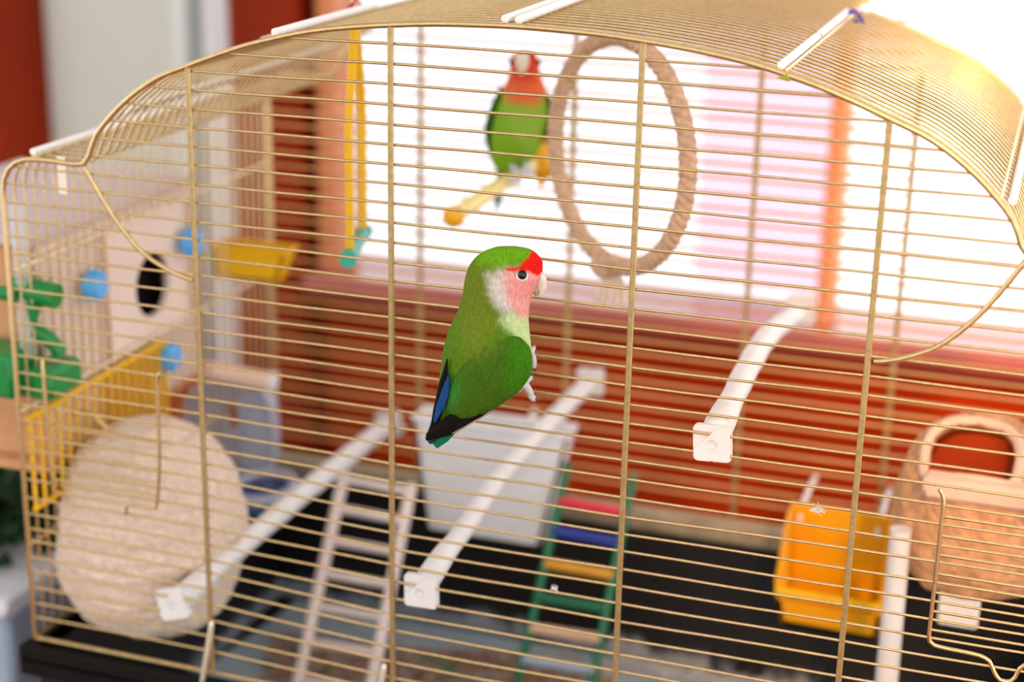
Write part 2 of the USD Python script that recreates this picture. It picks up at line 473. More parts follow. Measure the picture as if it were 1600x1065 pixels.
# the lens-shaped hoops that continue the arch down to the outer posts
arcp = np.array([(-0.229, -0.0993), (-0.2176, -0.1187), (-0.2036, -0.1388), (-0.1796, -0.1607), (-0.1485, -0.1716)])
for s in (0, 1):
    q = smooth_path(arcp, 30)
    if s:
        q = np.c_[2 * XC - q[:, 0], q[:, 1]]
    obj("side_hoop", tube(np.c_[q[:, 0], np.full(30, -0.002), q[:, 1]], 0.0017, 8), BRASS, cage, smooth=True)
RAIL = mat("pale_rail_metal", lin(238, 226, 196), rough=0.35, metal=0.4, var=0.2, scale=120)
# side rails along the left and right walls
for y in (0.128, 0.263):
    obj("side_rail", tube([[XL + 0.0005, y, -0.291], [XL + 0.0005, y, -0.184]], 0.0014, 8), BRASS, cage, smooth=True)
for z in (-0.184, -0.291, -0.40):
    obj("side_rail", tube([[XL + 0.0005, 0, z], [XL + 0.0005, D, z]], 0.0016, 8), BRASS if z < -0.3 else RAIL, cage, smooth=True)
    obj("side_rail", tube([[XR - 0.0005, 0, z], [XR - 0.0005, D, z]], 0.0016, 8), BRASS, cage, smooth=True)
# white vinyl tubes clipped on the roof
for x, y0, y1 in ((-0.275, 0.005, 0.30), (-0.2105, 0.03, 0.38), (-0.083, 0.004, 0.17), (-0.16, 0.14, 0.38), (0.0745, 0.003, 0.32), (0.0835, 0.003, 0.32), (0.2465, 0.003, 0.285), (0.3835, 0.015, 0.30), (0.4436, 0.005, 0.3)):
    z = arch_z(x) if -0.23 < x < 2 * XC + 0.23 else -0.0976
    n = np.array([-(arch_z(x + 0.002) - arch_z(x - 0.002)) / 0.004, 1.0]) if -0.23 < x < 2 * XC + 0.23 else np.array([0, 1.0])
    n /= np.linalg.norm(n)
    c = np.array([x, z]) + n * 0.0036
    obj("roof_tube", tube([[c[0], y0, c[1]], [c[0], y1, c[1]]], 0.0027, 12), WHITE_TUBE, cage, smooth=40, label="white vinyl roof tube")
# doors
dl = obj("door", tube(smooth_path([[-0.2735, -0.004, -0.2455], [-0.2730, -0.004, -0.300], [-0.2722, -0.004, -0.349]], 8), 0.0015, 8), BRASS, cage, smooth=True, label="small feeder door at the left end of the front")
obj("door_frame", tube(smooth_path([[-0.1765, -0.004, -0.2425], [-0.1789, -0.004, -0.2475], [-0.1800, -0.004, -0.300], [-0.1838, -0.004, -0.340], [-0.1860, -0.004, -0.348], [-0.192, -0.004, -0.3495],
                                   [-0.205, -0.004, -0.3485], [-0.2100, -0.004, -0.351], [-0.2105, -0.004, -0.358]], 40), 0.0013, 8), BRASS, dl, smooth=True)
for k in range(6):
    z = -0.2935 - 0.0105 * k
    obj("wire", tube([[-0.268 - 0.0008 * k, -0.0035, z - 0.004], [-0.181 - 0.0008 * k, -0.0035, z - 0.0035]], 0.0009, 6), BRASS, dl, smooth=True)
fr = np.array([(0.3637, -0.2474), (0.3668, -0.2545), (0.3671, -0.270), (0.3668, -0.3440), (0.3672, -0.3500), (0.3705, -0.3533), (0.399, -0.3552), (0.4045, -0.3575), (0.4085, -0.3645), (0.4125, -0.3695),
               (0.4173, -0.3700), (0.4212, -0.3660), (0.4235, -0.3590), (0.428, -0.3555), (0.452, -0.3545), (0.456, -0.350), (0.457, -0.25)])
dr = obj("door", tube(np.insert(smooth_path(fr, 90), 1, -0.004, axis=1), 0.0014, 8), BRASS, cage, smooth=True, label="front door at the right with a bent wire handle")
for k in range(7):
    z = -0.2655 - 0.01295 * k
    obj("wire", tube([[0.3668, -0.0035, z], [0.457, -0.0035, z]], 0.00092, 6), BRASS, dr, smooth=True)
# latches of the tray
STEEL = mat("pale_steel_latch", lin(236, 228, 205), rough=0.3, metal=0.5, var=0.05)
for (xa_, za_), (xb_, zb_) in (((-0.1422, -0.4318), (-0.1536, -0.490)), ((-0.0045, -0.4400), (-0.0130, -0.490))):
    obj("latch", box([0, 0, 0], [0.001, 0.001, 0.001]).__class__(**{}) if False else tube([[xa_, -0.006, za_], [xa_ - 0.0005, -0.006, za_ - 0.004], [xb_, -0.006, zb_]], [0.0016, 0.0022, 0.002], 8), STEEL, cage, smooth=True, label="pale metal tray latch")
# small welded lugs on the shoulder
obj("lug", box([-0.253, 0.0, -0.1215], [-0.2465, 0.0015, -0.094], 0.0005), STEEL, cage, smooth=30)

# ---------------------------------------------------------------- tray
rim, fl = -0.482, -0.632
tray = thing("cage_tray", "black plastic base tray with a raised lip under the cage", "tray", (XC, D / 2, -0.65))
ox0, ox1, oy0, oy1 = XL - 0.007, XR + 0.007, -0.006, D + 0.006
ring_o = Polygon([(ox0, oy0), (ox1, oy0), (ox1, oy1), (ox0, oy1)]).buffer(0.004)
ring_i = Polygon([(XL + 0.003, 0.003), (XR - 0.003, 0.003), (XR - 0.003, D - 0.003), (XL + 0.003, D - 0.003)])
UP = (np.array([0, 0, 0.0]), [1, 0, 0], [0, 1, 0], [0, 0, 1])


def up(z): return (np.array([0, 0, z]), [1, 0, 0], [0, 1, 0], [0, 0, 1])


stain = usdkit.material(stage, "/World/Looks/stained_black_plastic", {
    "tc": ("geometry", {}), "s": ("separate_xyz", {}), "n": ("noise_texture", {"scale": 24.0, "detail": 6.0, "roughness": 0.65}),
    "mp": ("mapping", {"scale": (1.0, 1.0, 0.35)}),
    "h": ("map_range", {"from_min": -0.632, "from_max": -0.572, "to_min": 0.30, "to_max": -0.35, "clamp": True}),
    "a": ("math", {"math_type": "add"}), "r": ("rgb_ramp", {"ramp": [(0.60, lin(26, 23, 22)), (0.68, lin(70, 74, 82)), (0.80, lin(170, 178, 186))]}),
    "p": ("principled_bsdf", {"roughness": 0.45})},
    [("tc.position", "s.vector"), ("tc.position", "mp.vector"), ("mp.vector", "n.vector"), ("s.z", "h.value"), ("h.result", "a.value1"), ("n.fac", "a.value2"), ("a.value", "r.fac"), ("r.color", "p.base_color")], surface="p.BSDF")
wall_out = ring_i.buffer(0.003)
obj("wall", extrude(wall_out.difference(ring_i), rim - 0.002 - (fl - 0.006), up(fl - 0.006)), stain, tray, label="tray wall streaked with dried white droppings inside")
obj("lip", [extrude(ring_o.difference(ring_i), 0.010, up(rim - 0.012)), extrude(ring_o.difference(ring_o.buffer(-0.003)), 0.014, up(rim - 0.024))], BLACK_PL, tray)
obj("bottom", extrude(wall_out, 0.004, up(fl - 0.018 + 0.010)), BLACK_PL, tray)
obj("foot", extrude(wall_out.buffer(-0.02), 0.010, up(-0.650)), BLACK_PL, tray)
# dusty ledge strip along the rear rim
obj("ledge", box([XL + 0.004, D - 0.020, rim - 0.012], [XR - 0.004, D - 0.004, rim + 0.006], 0.003), mat("dusty_ledge", lin(160, 146, 122), rough=0.8, var=0.2, scale=60), tray, label="grey-beige dusty strip along the rear rim")

# paper sheet and litter
pa = [onZ(470, 930, fl)[:2], onZ(285, 1065, fl)[:2]]
pdir = (pa[1] - pa[0]) / np.linalg.norm(pa[1] - pa[0])
p_bot = pa[0] + pdir * (pa[0][1] - 0.012) / -pdir[1]
p_top = pa[0] + pdir * (pa[0][1] - 0.405) / -pdir[1]
sheet = Polygon([tuple(p_top), (0.44, 0.405), (0.44, 0.012), tuple(p_bot)])
obj("paper", extrude(sheet, 0.0012, up(fl - 0.004)), mat("grey_paper", lin(180, 200, 212), rough=0.9, var=0.12, scale=25), label="pale grey paper sheet lining the bottom of the tray", cat="paper")


def flakes(n, seed, poly, smin, smax, z):
    r = np.random.default_rng(seed); V, F = [], []
    x0, y0, x1, y1 = poly.bounds
    k = 0
    while k < n:
        x, y = r.uniform(x0, x1), r.uniform(y0, y1)
        if not poly.contains(Point(x, y)):
            continue
        s = r.uniform(smin, smax); t = r.uniform(0, 6.28)
        d = np.array([math.cos(t), math.sin(t), r.uniform(-0.3, 0.3)]) * s
        e = np.array([-math.sin(t), math.cos(t), r.uniform(-0.3, 0.3)]) * s * 0.5
        c = np.array([x, y, z + abs(d[2]) + abs(e[2]) + r.uniform(0, 0.004)])
        V += [c - d - e, c + d - e, c + d + e, c - d + e, c + np.array([0, 0, 0.3 * s])]
        b = 5 * k
        F += [[b, b + 1, b + 4], [b + 1, b + 2, b + 4], [b + 2, b + 3, b + 4], [b + 3, b, b + 4], [b, b + 2, b + 1], [b, b + 3, b + 2]]
        k += 1
    return trimesh.Trimesh(np.array(V), np.array(F), process=False)


def zone(pts): return Polygon([tuple(onZ(u, v, fl)[:2]) for u, v in pts])


lit = zone([(430, 985), (520, 1000), (640, 1010), (900, 1025), (960, 1060), (960, 1180), (440, 1180), (400, 1075)])
for nm, colr, n, sd, lb in (("seed_husks", (165, 108, 85), 3600, 3, "scattered reddish brown seed husks on the tray paper"), ("wood_chips", (205, 190, 165), 1500, 4, "scattered pale wood chips among the husks on the tray paper"), ("leaf_scraps", (70, 140, 60), 130, 6, "small green leaf scraps lying in the tray litter")):
    obj(nm, flakes(n, sd, lit, 0.0012, 0.0040 if nm != "leaf_scraps" else 0.007, fl - 0.0026), mat(nm + "_colour", lin(*colr), rough=0.8, var=0.35, scale=90, trans=0.0), smooth=False, label=lb, cat="litter", kind="stuff")
wz = Polygon([(0.06, 0.38), (0.36, 0.38), (0.36, 0.405), (0.06, 0.405)])
obj("droppings", flakes(500, 8, wz, 0.002, 0.006, fl - 0.0026), mat("dropping_white", lin(196, 202, 206), rough=0.9, var=0.15), smooth=False, label="dried whitish droppings heaped along the rear tray wall", cat="droppings", kind="stuff")

# ---------------------------------------------------------------- birds
FEATHER = feather_mat("lovebird_feathers")
SKIN = mat("grey_bird_skin", lin(214, 212, 214), rough=0.6, var=0.12, scale=400, bump=0.4, bscale=900)
BEAK = mat("horn_beak", lin(226, 218, 200), rough=0.35, var=0.06, scale=200)
EYE = mat("black_eye", lin(18, 10, 8), rough=0.05, var=0.0)
EYERING = mat("white_eye_ring", lin(240, 232, 228), rough=0.6)
CLAW = mat("dark_claw", lin(90, 80, 76), rough=0.4)
g_back, g_nape, g_light, g_mid = lin(92, 132, 20), lin(128, 148, 30), lin(196, 226, 150), lin(88, 152, 14)


def mix(a, b, m): return a * (1 - m) + np.asarray(b) * m


Y1 = -0.0340
body = [((776, 385), (806, 384.5), .0050, 0), ((757, 392), (826, 388), .0100, 0), ((742, 403), (840, 397), .0130, 0), ((731, 420), (848, 410), .0150, 0), ((726, 438), (848, 428), .0158, 0),
        ((723, 458), (840, 448), .0160, 0), ((718, 478), (829, 470), .0162, 0), ((708, 500), (826, 496), .0172, 0), ((698, 525), (828, 522), .0190, 0), ((691, 555), (831, 553), .0205, 0),
        ((687, 585), (829, 580), .0200, 0), ((684, 606), (812, 610), .0180, 0), ((681, 626), (784, 631), .0150, 0), ((678, 645), (752, 648), .0110, 0), ((674, 662), (722, 664), .0070, 0), ((671, 674), (704, 678), .0040, 0)]
b1 = thing("lovebird", "green lovebird with red forehead and pink face clinging to the outside of the cage front", "bird", onY(760, 560, Y1), "lovebirds")
bm = loft(body, Y1, n=150, m=96)
bm.vertices = bm.vertices + (fbm(bm.vertices * 260, 3, 2)[:, None] - 0.5) * 0.0011 * FWD
px = proj(bm.vertices)
jit = np.c_[noise(bm.vertices * 420, 11), noise(bm.vertices * 420, 12)] - 0.5
pj = px + jit * 9
tint = np.tile(g_back, (len(px), 1))
tint = mix(tint, lin(128, 134, 36), patch(pj, [(728, 430), (770, 400), (800, 430), (790, 500), (740, 560), (715, 520)], 18) * 0.55)
tint = mix(tint, lin(112, 170, 20), patch(pj, [(745, 380), (840, 378), (845, 395), (790, 422), (745, 412)], 10))
tint = mix(tint, lin(110, 128, 30), patch(pj, [(722, 425), (760, 412), (768, 430), (760, 480), (735, 500), (715, 480)], 14) * 0.6)
tint = mix(tint, lin(222, 212, 202), patch(pj, [(762, 428), (800, 420), (806, 470), (800, 496), (778, 482), (764, 460)], 11))
tint = mix(tint, lin(200, 224, 158), patch(pj, [(790, 492), (840, 480), (840, 556), (822, 548), (800, 520), (780, 500)], 10))
tint = mix(tint, lin(244, 166, 160), patch(pj, [(786, 424), (812, 420), (860, 420), (850, 455), (836, 478), (834, 498), (812, 496), (794, 470)], 10))
tint = mix(tint, lin(246, 150, 140), patch(pj, [(798, 440), (845, 436), (838, 465), (806, 462)], 12) * 0.5)
tint = mix(tint, lin(240, 26, 16), patch(px + jit * 4, [(789, 419), (810, 416), (826, 401), (833, 389), (860, 395), (860, 424), (838, 430), (826, 424), (808, 421), (796, 424)], 2.6))
tint = mix(tint, lin(120, 200, 60), patch(pj, [(790, 612), (830, 570), (836, 590), (800, 625), (775, 640)], 4))
obj("body", bm, FEATHER, b1, tint=tint)
# wing: coverts, then the blue and the black feathers
wing = [((762, 519), (800, 519), .003, 0), ((744, 530), (818, 531), .007, 0), ((727, 548), (829, 546), .010, 0), ((715, 570), (831.5, 562), .0115, 0), ((706, 592), (830, 580), .0115, 0), ((699, 612), (812, 609), .0105, 0),
        ((696, 630), (784, 630), .009, 0), ((697, 644), (757, 646), .007, 0), ((704, 652), (738, 655), .004, 0), ((712, 655), (726, 657), .002, 0)]
wm = loft([(l, r, d, o + 0.0115) for l, r, d, o in wing], Y1, n=100, m=72)
wm.vertices = wm.vertices + (fbm(wm.vertices * np.array([300, 300, 120]), 3, 5)[:, None] - 0.5) * 0.0016 * FWD
wp = proj(wm.vertices); wj = (np.c_[noise(wm.vertices * 420, 21), noise(wm.vertices * 420, 22)] - 0.5) * 10
wt = np.tile(lin(68, 106, 14), (len(wp), 1))
wt = mix(wt, lin(92, 118, 26), patch(wp + wj, [(755, 515), (790, 515), (770, 560), (740, 570), (730, 545)], 14))
wt = mix(wt, lin(62, 124, 10), patch(wp + wj, [(795, 530), (840, 545), (840, 590), (800, 625), (785, 590)], 14))
wt = mix(wt, lin(60, 130, 44), patch(wp + wj, [(694, 590), (715, 580), (720, 620), (696, 650)], 8))
wt = wt * (0.85 + 0.3 * noise(wm.vertices * np.array([500, 500, 160]), 31))[:, None]
obj("wing", wm, FEATHER, b1, tint=wt)


def feather(name, pts, wid, thick, off, col, parent, y0=Y1):
    """A long feather along pixels pts on the near side of the bird."""
    p = smooth_path(np.array(pts, float), 24)
    t = np.gradient(p, axis=0); t /= np.linalg.norm(t, axis=1, keepdims=True)
    nrm = np.c_[-t[:, 1], t[:, 0]]
    w = np.interp(np.linspace(0, 1, 24), np.linspace(0, 1, len(wid)), wid)[:, None] / 2
    secs = [(tuple(a), tuple(b), thick, off) for a, b in zip(p - nrm * w, p + nrm * w)]
    m = loft(secs, y0, n=40, m=16)
    c = np.tile(col, (len(m.vertices), 1)) * (0.8 + 0.4 * noise(m.vertices * 900, 3))[:, None]
    return obj(name, m, FEATHER, parent, tint=c)


feather("flight_feather", [(700, 560), (692, 610), (682, 655), (669, 680)], [2, 14, 16, 5], .0016, .0145, lin(18, 16, 18), b1)
feather("flight_feather", [(772, 634), (738, 652), (702, 670), (667, 684)], [3, 13, 18, 6], .0015, .0130, lin(28, 20, 18), b1)
feather("flight_feather", [(752, 645), (725, 656), (696, 668), (668, 679)], [5, 20, 22, 6], .0016, .0150, lin(22, 15, 14), b1)
feather("flight_feather", [(715, 648), (700, 660), (672, 676)], [18, 20, 8], .0016, .0162, lin(20, 15, 14), b1)
feather("flight_feather", [(770, 641), (742, 656), (708, 675)], [1.5, 3, 2], .0010, .0150, lin(170, 160, 130), b1)
feather("blue_feather", [(702, 584), (697, 612), (687, 640), (681, 657)], [2, 12, 13, 4], .0016, .0168, lin(24, 76, 136), b1)
feather("tail_feather", [(706, 668), (692, 680), (677, 693)], [20, 24, 19], .0028, .002, lin(16, 128, 88), b1)
feather("tail_feather", [(690, 672), (678, 684), (671, 691)], [14, 13, 7], .0022, .004, lin(10, 70, 66), b1)
# face
ec = hit(bm, 816, 429)
obj("eye_ring", ball(ec + FWD * 0.0024, 0.0042, 3), EYERING, b1, smooth=True)
obj("eye", ball(ec + FWD * 0.0008, 0.00325, 3), EYE, b1, smooth=True)
beak = loft([((834, 424), (846, 422), .0042, 0), ((834, 432), (852, 430), .0046, 0), ((836, 441), (854.5, 440), .0042, 0), ((839, 450), (853.5, 450), .0030, 0), ((841.5, 457), (849, 458.5), .0017, 0), ((842, 462), (845.5, 463.5), .0006, 0)], Y1, n=40, m=28)
obj("beak", beak, BEAK, b1, smooth=True)
obj("lower_beak", loft([((828, 450), (840, 449), .0034, 0), ((832, 457), (842, 455), .0028, 0), ((837, 463), (841.5, 461), .0010, 0)], Y1, n=20, m=20), mat("lower_horn", lin(170, 150, 132), rough=0.5), b1, smooth=True)


def toe(pts, r, name="toe", y=-0.02, parent=None, claw=None):
    P3 = smooth_path([onY(u, v, yy) for u, v, yy in pts], 24)
    rad = np.linspace(r, r * 0.75, 24) * (1 + 0.12 * np.sin(np.arange(24) * 1.9))
    o = obj(name, tube(P3, rad, 10), SKIN, parent, smooth=True)
    if claw:
        q = smooth_path([onY(u, v, yy) for u, v, yy in claw], 10)
        obj("claw", tube(q, np.linspace(r * 0.5, 0.0002, 10), 8), CLAW, o, smooth=True)


toe([(804, 588, -.030), (814, 597, -.022), (822, 603, -.014)], 0.0030, "leg", parent=b1)
toe([(819, 600, -.016), (827, 611, -.010), (831, 621, -.007), (837, 623, -.007)], 0.0026, parent=b1, claw=[(837, 623, -.007), (842, 623, -.007), (843, 618, -.004)])
toe([(818, 600, -.014), (824, 594, -.009), (830, 589, -.005)], 0.0021, parent=b1, claw=[(830, 589, -.005), (834, 588, -.002), (835, 591, .000)])
toe([(816, 600, -.012), (813, 607, -.004), (808, 610, .002)], 0.0019, parent=b1)
toe([(818, 545, -.030), (828, 549, -.018), (831, 554, -.010)], 0.0024, "leg", parent=b1)
toe([(830, 553, -.010), (834, 563, -.007), (834, 573, -.005)], 0.0021, parent=b1, claw=[(834, 573, -.005), (836, 577, -.004), (833, 580, -.001)])
toe([(829, 553, -.010), (832, 547, -.006), (834, 542, -.003)], 0.0018, parent=b1, claw=[(834, 542, -.003), (836, 540, -.001), (835, 538, .002)])

# second bird, on the yellow perch, facing the lens
Y2 = 0.335
b2 = thing("lovebird", "blurred lovebird with orange-red face sitting upright on the yellow perch inside", "bird", onY(805, 262, Y2), "lovebirds")
s2 = [((812, 80), (828, 80), .006, 0), ((804, 83), (836, 83), .012, 0), ((799, 92), (840, 92), .016, 0), ((797, 106), (843, 106), .018, 0), ((793, 122), (847, 122), .019, 0), ((786, 138), (853, 138), .021, 0),
      ((778, 158), (858, 157), .024, 0), ((771, 180), (860, 178), .026, 0), ((766, 204), (856, 200), .026, 0), ((763, 226), (847, 224), .025, 0), ((766, 246), (836, 244), .022, 0), ((772, 260), (818, 262), .017, 0), ((779, 269), (803, 272), .010, 0)]
bm2 = loft(s2, Y2, n=80, m=60)
px = proj(bm2.vertices); pj = px + (np.c_[noise(bm2.vertices * 300, 11), noise(bm2.vertices * 300, 12)] - 0.5) * 10
tint = np.tile(lin(132, 182, 36), (len(px), 1))
tint = mix(tint, lin(154, 196, 72), patch(pj, [(790, 160), (840, 160), (850, 200), (830, 240), (800, 210)], 14))
tint = mix(tint, lin(236, 112, 70), patch(pj, [(780, 60), (860, 60), (866, 130), (840, 166), (800, 162), (778, 140)], 10))
tint = mix(tint, lin(222, 60, 34), patch(pj, [(780, 60), (860, 60), (850, 112), (830, 130), (800, 128)], 8) * 0.8)
tint = mix(tint, lin(206, 22, 20), patch(pj, [(790, 60), (850, 60), (848, 92), (795, 92)], 5))
obj("body", bm2, FEATHER, b2, tint=tint)
for pts, w, c in (([(782, 140), (772, 175), (765, 205), (767, 240)], [6, 17, 18, 6], lin(48, 96, 22)), ([(856, 150), (862, 175), (860, 195), (853, 222)], [4, 11, 10, 4], lin(40, 90, 30))):
    feather("wing", pts, w, .012, .0, c, b2, Y2)
feather("tail_feather", [(785, 262), (780, 295), (776, 326)], [16, 15, 5], .003, -0.012, lin(36, 116, 104), b2, Y2)
bh = hit(bm2, 815, 95)
obj("beak", loft([((806, 90), (826, 90), .004, 0.019), ((805, 102), (826, 102), .006, 0.019), ((808, 114), (823, 114), .005, 0.0195), ((813, 123), (818, 123), .002, 0.019)], Y2, n=24, m=20), BEAK, b2, smooth=True)
for u in (800, 840):
    h = hit(bm2, u, 98)
    if h is not None:
        obj("eye", ball(h, 0.003, 2), EYE, b2, smooth=True)
for u0, u1 in ((800, 806), (820, 826)):
    a_, b_ = onY(u0, 258, Y2 - 0.012), onY(u1, 270 - (u1 - 806) * 0.6, Y2 - 0.024)
    obj("foot", [tube(smooth_path([a_, b_, b_ + [s, -0.004, -0.008]], 10), 0.0024, 8) for s in (-0.005, 0, 0.005)], SKIN, b2, smooth=True)

# ---------------------------------------------------------------- perches, swing, rope ring
pa_, pb_ = np.array([-0.0335, 0.205, -0.1625]), np.array([-0.0265, 0.412, -0.1545])
pt = thing("perch", "yellow plastic perch with orange ends under the sitting lovebird", "perch", pb_)
obj("rod", tube(np.linspace(pa_, pb_, 12), 0.0064, 20), mat("pale_yellow_plastic", lin(253, 230, 150), rough=0.4, var=0.06), pt, smooth=40)
obj("end_knob", ball(pa_, 0.0085, 3), mat("orange_yellow_plastic", lin(246, 178, 20), rough=0.35, var=0.06), pt, smooth=True)
nut = lathe([(0.0, 0), (0.020, 0.0), (0.019, 0.004), (0.0155, 0.020), (0.009, 0.026), (0.0, 0.026)], 24)
nut.apply_transform(trimesh.geometry.align_vectors([0, 0, 1], [0, -1, 0.0]))
nut.apply_translation(pb_ + np.array([0.003, -0.004, 0.001]))
obj("wing_nut", [nut, box(pb_ + [0.0, -0.016, -0.024], pb_ + [0.007, -0.006, 0.026], 0.002)], mat("orange_plastic", lin(248, 176, 16), rough=0.35, var=0.05), pt, label="orange nut fixing the perch to the rear wires")

top = np.array([-0.0915, 0.15, -0.012]); n_, f_ = np.array([-0.0805, 0.112, -0.176]), np.array([-0.1040, 0.190, -0.180])
sw = thing("swing", "yellow loop swing with a teal perch bar hanging from the roof", "swing", top)
side = (n_ - f_) / np.linalg.norm(n_ - f_)
for e, s in ((n_, 1), (f_, -1)):
    obj("side_arm", tube(smooth_path([top, top + side * s * 0.010 + [0, 0, -0.010], top + side * s * 0.024 + [0, 0, -0.035], e + [0, 0, 0.09], e], 40), 0.0033, 12), YELLOW, sw, smooth=True)
bar = [n_ + side * 0.006, f_ - side * 0.006]
obj("perch_bar", tube(bar, 0.0052, 20), TEAL, sw, smooth=40, label="teal perch bar")
obj("end_cap", tube([n_ + side * 0.004, n_ + side * 0.012], 0.0066, 20), TEAL, sw, smooth=40)
obj("end_cap", tube([f_ - side * 0.004, f_ - side * 0.010], 0.0062, 20), TEAL, sw, smooth=40)
obj("hook", tube(smooth_path([top, top + [0, 0, 0.012], top + [0.004, 0, 0.018], top + [0.006, 0, 0.010]], 14), 0.0012, 8), BRASS, sw, smooth=True)

rc = np.array([0.0985, 0.2, -0.1005]); h = np.array([math.cos(math.radians(40)), -math.sin(math.radians(40)), 0]); rr_ = 0.0855
rp = thing("rope_ring", "beige sisal rope hoop hanging behind the second bar from the bird", "rope ring", rc)
ROPE = mat("sisal_rope", lin(206, 172, 142), rough=0.9, var=0.2, scale=200, bump=0.6, bscale=700)
a = np.linspace(0, 2 * np.pi, 361)[:-1]
ringc = rc + rr_ * (np.cos(a)[:, None] * h + np.sin(a)[:, None] * np.array([0, 0, 1.0]))
rad = np.cos(a)[:, None] * h + np.sin(a)[:, None] * np.array([0, 0, 1.0]); nn = np.cross(h, [0, 0, 1.0])
for s in range(3):
    ph = a * 26 + s * 2 * np.pi / 3
    obj("strand", tube(ringc + 0.0034 * (np.cos(ph)[:, None] * rad + np.sin(ph)[:, None] * nn), 0.0036, 8, closed=True), ROPE, rp, smooth=True)
kb = rc - [0, 0, rr_]
obj("knot", [ball(kb + [-0.006, 0.002, -0.002], (0.013, 0.010, 0.010), 3), tube(smooth_path([kb + [-0.012, 0, 0], kb + [0, -0.008, 0.004], kb + [0.008, 0.002, 0]], 16), 0.0045, 10)], ROPE, rp, smooth=True)
obj("tassel", [tube(smooth_path([kb + [-0.006 + 0.002 * q, 0, -0.006], kb + [-0.010 + 0.0042 * q, 0.001 * q, -0.018], kb + [-0.013 + 0.0055 * q, 0, -0.030 - 0.002 * (q % 2)]], 10), 0.0022, 6) for q in range(5)],
    mat("frayed_sisal", lin(222, 204, 186), rough=0.95, var=0.15), rp, smooth=True)
obj("hook", tube(smooth_path([rc + [0, 0, rr_], rc + [0, 0, rr_ + 0.006], rc + [0.002, 0, rr_ + 0.014]], 8), 0.0011, 8), BRASS, rp, smooth=True)


def white_perch(label, pts, r, clip_at, tilt):
    """A white plastic perch running from front to back with a square clip on the front wires."""
    c = np.asarray(clip_at)
    t = thing("perch", label, "perch", c, "white clip-on perches")
    P3 = smooth_path(pts, 40)
    obj("rod", tube(P3, np.interp(np.linspace(0, 1, 40), [0, 0.12, 0.3, 1], [r * 1.15, r * 0.95, r, r * 1.02]) * (1 + 0.03 * np.sin(np.arange(40) * 0.9)), 16), WHITE_PL, t, smooth=True)
    for (cc, yy, sgn) in ((c, 0.0016, 1), (np.asarray(pts[-1]), D - 0.006, -1)):
        half_ = 0.0125
        ca, sa = math.cos(tilt), math.sin(tilt)
        plate = rounded([(-half_, -half_), (half_, -half_), (half_, half_), (-half_, half_)], 0.0035)
        notch = Polygon([(-0.002, -half_ - 0.001), (0.001, -half_ - 0.001), (-0.0005, -half_ + 0.0018)])
        plate = plate.difference(notch)
        fr_ = (np.array([cc[0], yy, cc[2]]), np.array([ca, 0, sa]), np.array([-sa, 0, ca]), np.array([0, 1.0, 0]))
        obj("clip_plate", extrude(plate, 0.0035, fr_), WHITE_PL, t, smooth=30, label="square clip plate with a round dimple")
        wedge = rounded([(-half_ * 0.95, -half_ * 0.35), (half_ * 0.35, half_ * 0.95), (half_ * 0.95, half_ * 0.95), (half_ * 0.95, -half_ * 0.9), (-half_ * 0.9, -half_ * 0.9)], 0.002).difference(Point(0.0, -0.0005).buffer(0.0036))
        fr2 = (np.array([cc[0], yy - sgn * 0.0022 + (0.001 if sgn < 0 else 0), cc[2]]),) + fr_[1:]
        obj("clip_jaw", extrude(wedge, 0.0030, fr2), WHITE_PL, t, smooth=30)
    return t


def c3(u, v, y): return onY(u, v, y)


white_perch("straight white perch at the left beside the big fibre nest", [c3(285, 935, 0.004), c3(345, 880, 0.06), c3(480, 765, 0.22), [-0.1745, 0.405, -0.430]], 0.0088, c3(268, 945, 0), 0.32)
white_perch("straight white perch crossing in front of the white tub", [c3(668, 905, 0.004), c3(700, 858, 0.04), c3(790, 735, 0.20), [0.0255, 0.405, -0.360]], 0.0078, c3(656, 925, 0), 0.02)
white_perch("curved white perch to the right of the clinging lovebird", [c3(1122, 668, 0.004), c3(1143, 625, 0.05), c3(1168, 575, 0.13), c3(1205, 520, 0.26), c3(1247, 490, 0.395)], 0.0085, c3(1112, 694, 0), 0.06)

# ---------------------------------------------------------------- nest box outside the left wall
nb = thing("nest_box", "pale plywood nest box with a dark round entrance on the left cage wall", "nest box", (-0.38, 0.16, -0.345))
bx0, bx1, by0, by1, bz0, bz1 = -0.475, -0.3035, 0.045, 0.275, -0.347, -0.176
hole_c = (0.204, -0.248)
face = Polygon([(by0, bz0), (by1, bz0), (by1, bz1), (by0, bz1)]).difference(Point(*hole_c).buffer(0.0275, quad_segs=16))
obj("entrance_panel", extrude(face, 0.005, (np.array([bx1 - 0.005, 0, 0]), [0, 1, 0], [0, 0, 1], [1, 0, 0])), BIRCH, nb, smooth=30)
obj("front_panel", box([bx0, by0, bz0], [bx1 - 0.005, by0 + 0.005, bz1], 0.0008), TANWOOD, nb)
obj("rear_panel", box([bx0, by1 - 0.005, bz0], [bx1 - 0.005, by1, bz1], 0.0008), BIRCH, nb)
obj("outer_panel", box([bx0, by0, bz0], [bx0 + 0.005, by1, bz1], 0.0008), BIRCH, nb)
obj("floor_panel", box([bx0 - 0.01, by0 - 0.012, bz0 - 0.008], [bx1, by1, bz0], 0.0008), TANWOOD, nb, label="tan wooden bottom board")
obj("lid", box([bx0 - 0.004, by0 - 0.006, bz1], [bx1, by1 + 0.004, bz1 + 0.007], 0.001), LAVEND, nb, label="greyish pink lid")
obj("lining", box([bx0 + 0.006, by0 + 0.006, bz0 + 0.001], [bx1 - 0.03, by1 - 0.006, bz1 - 0.001]), INNER_SHADE, nb)  # dark block stands in for the shade behind the entrance
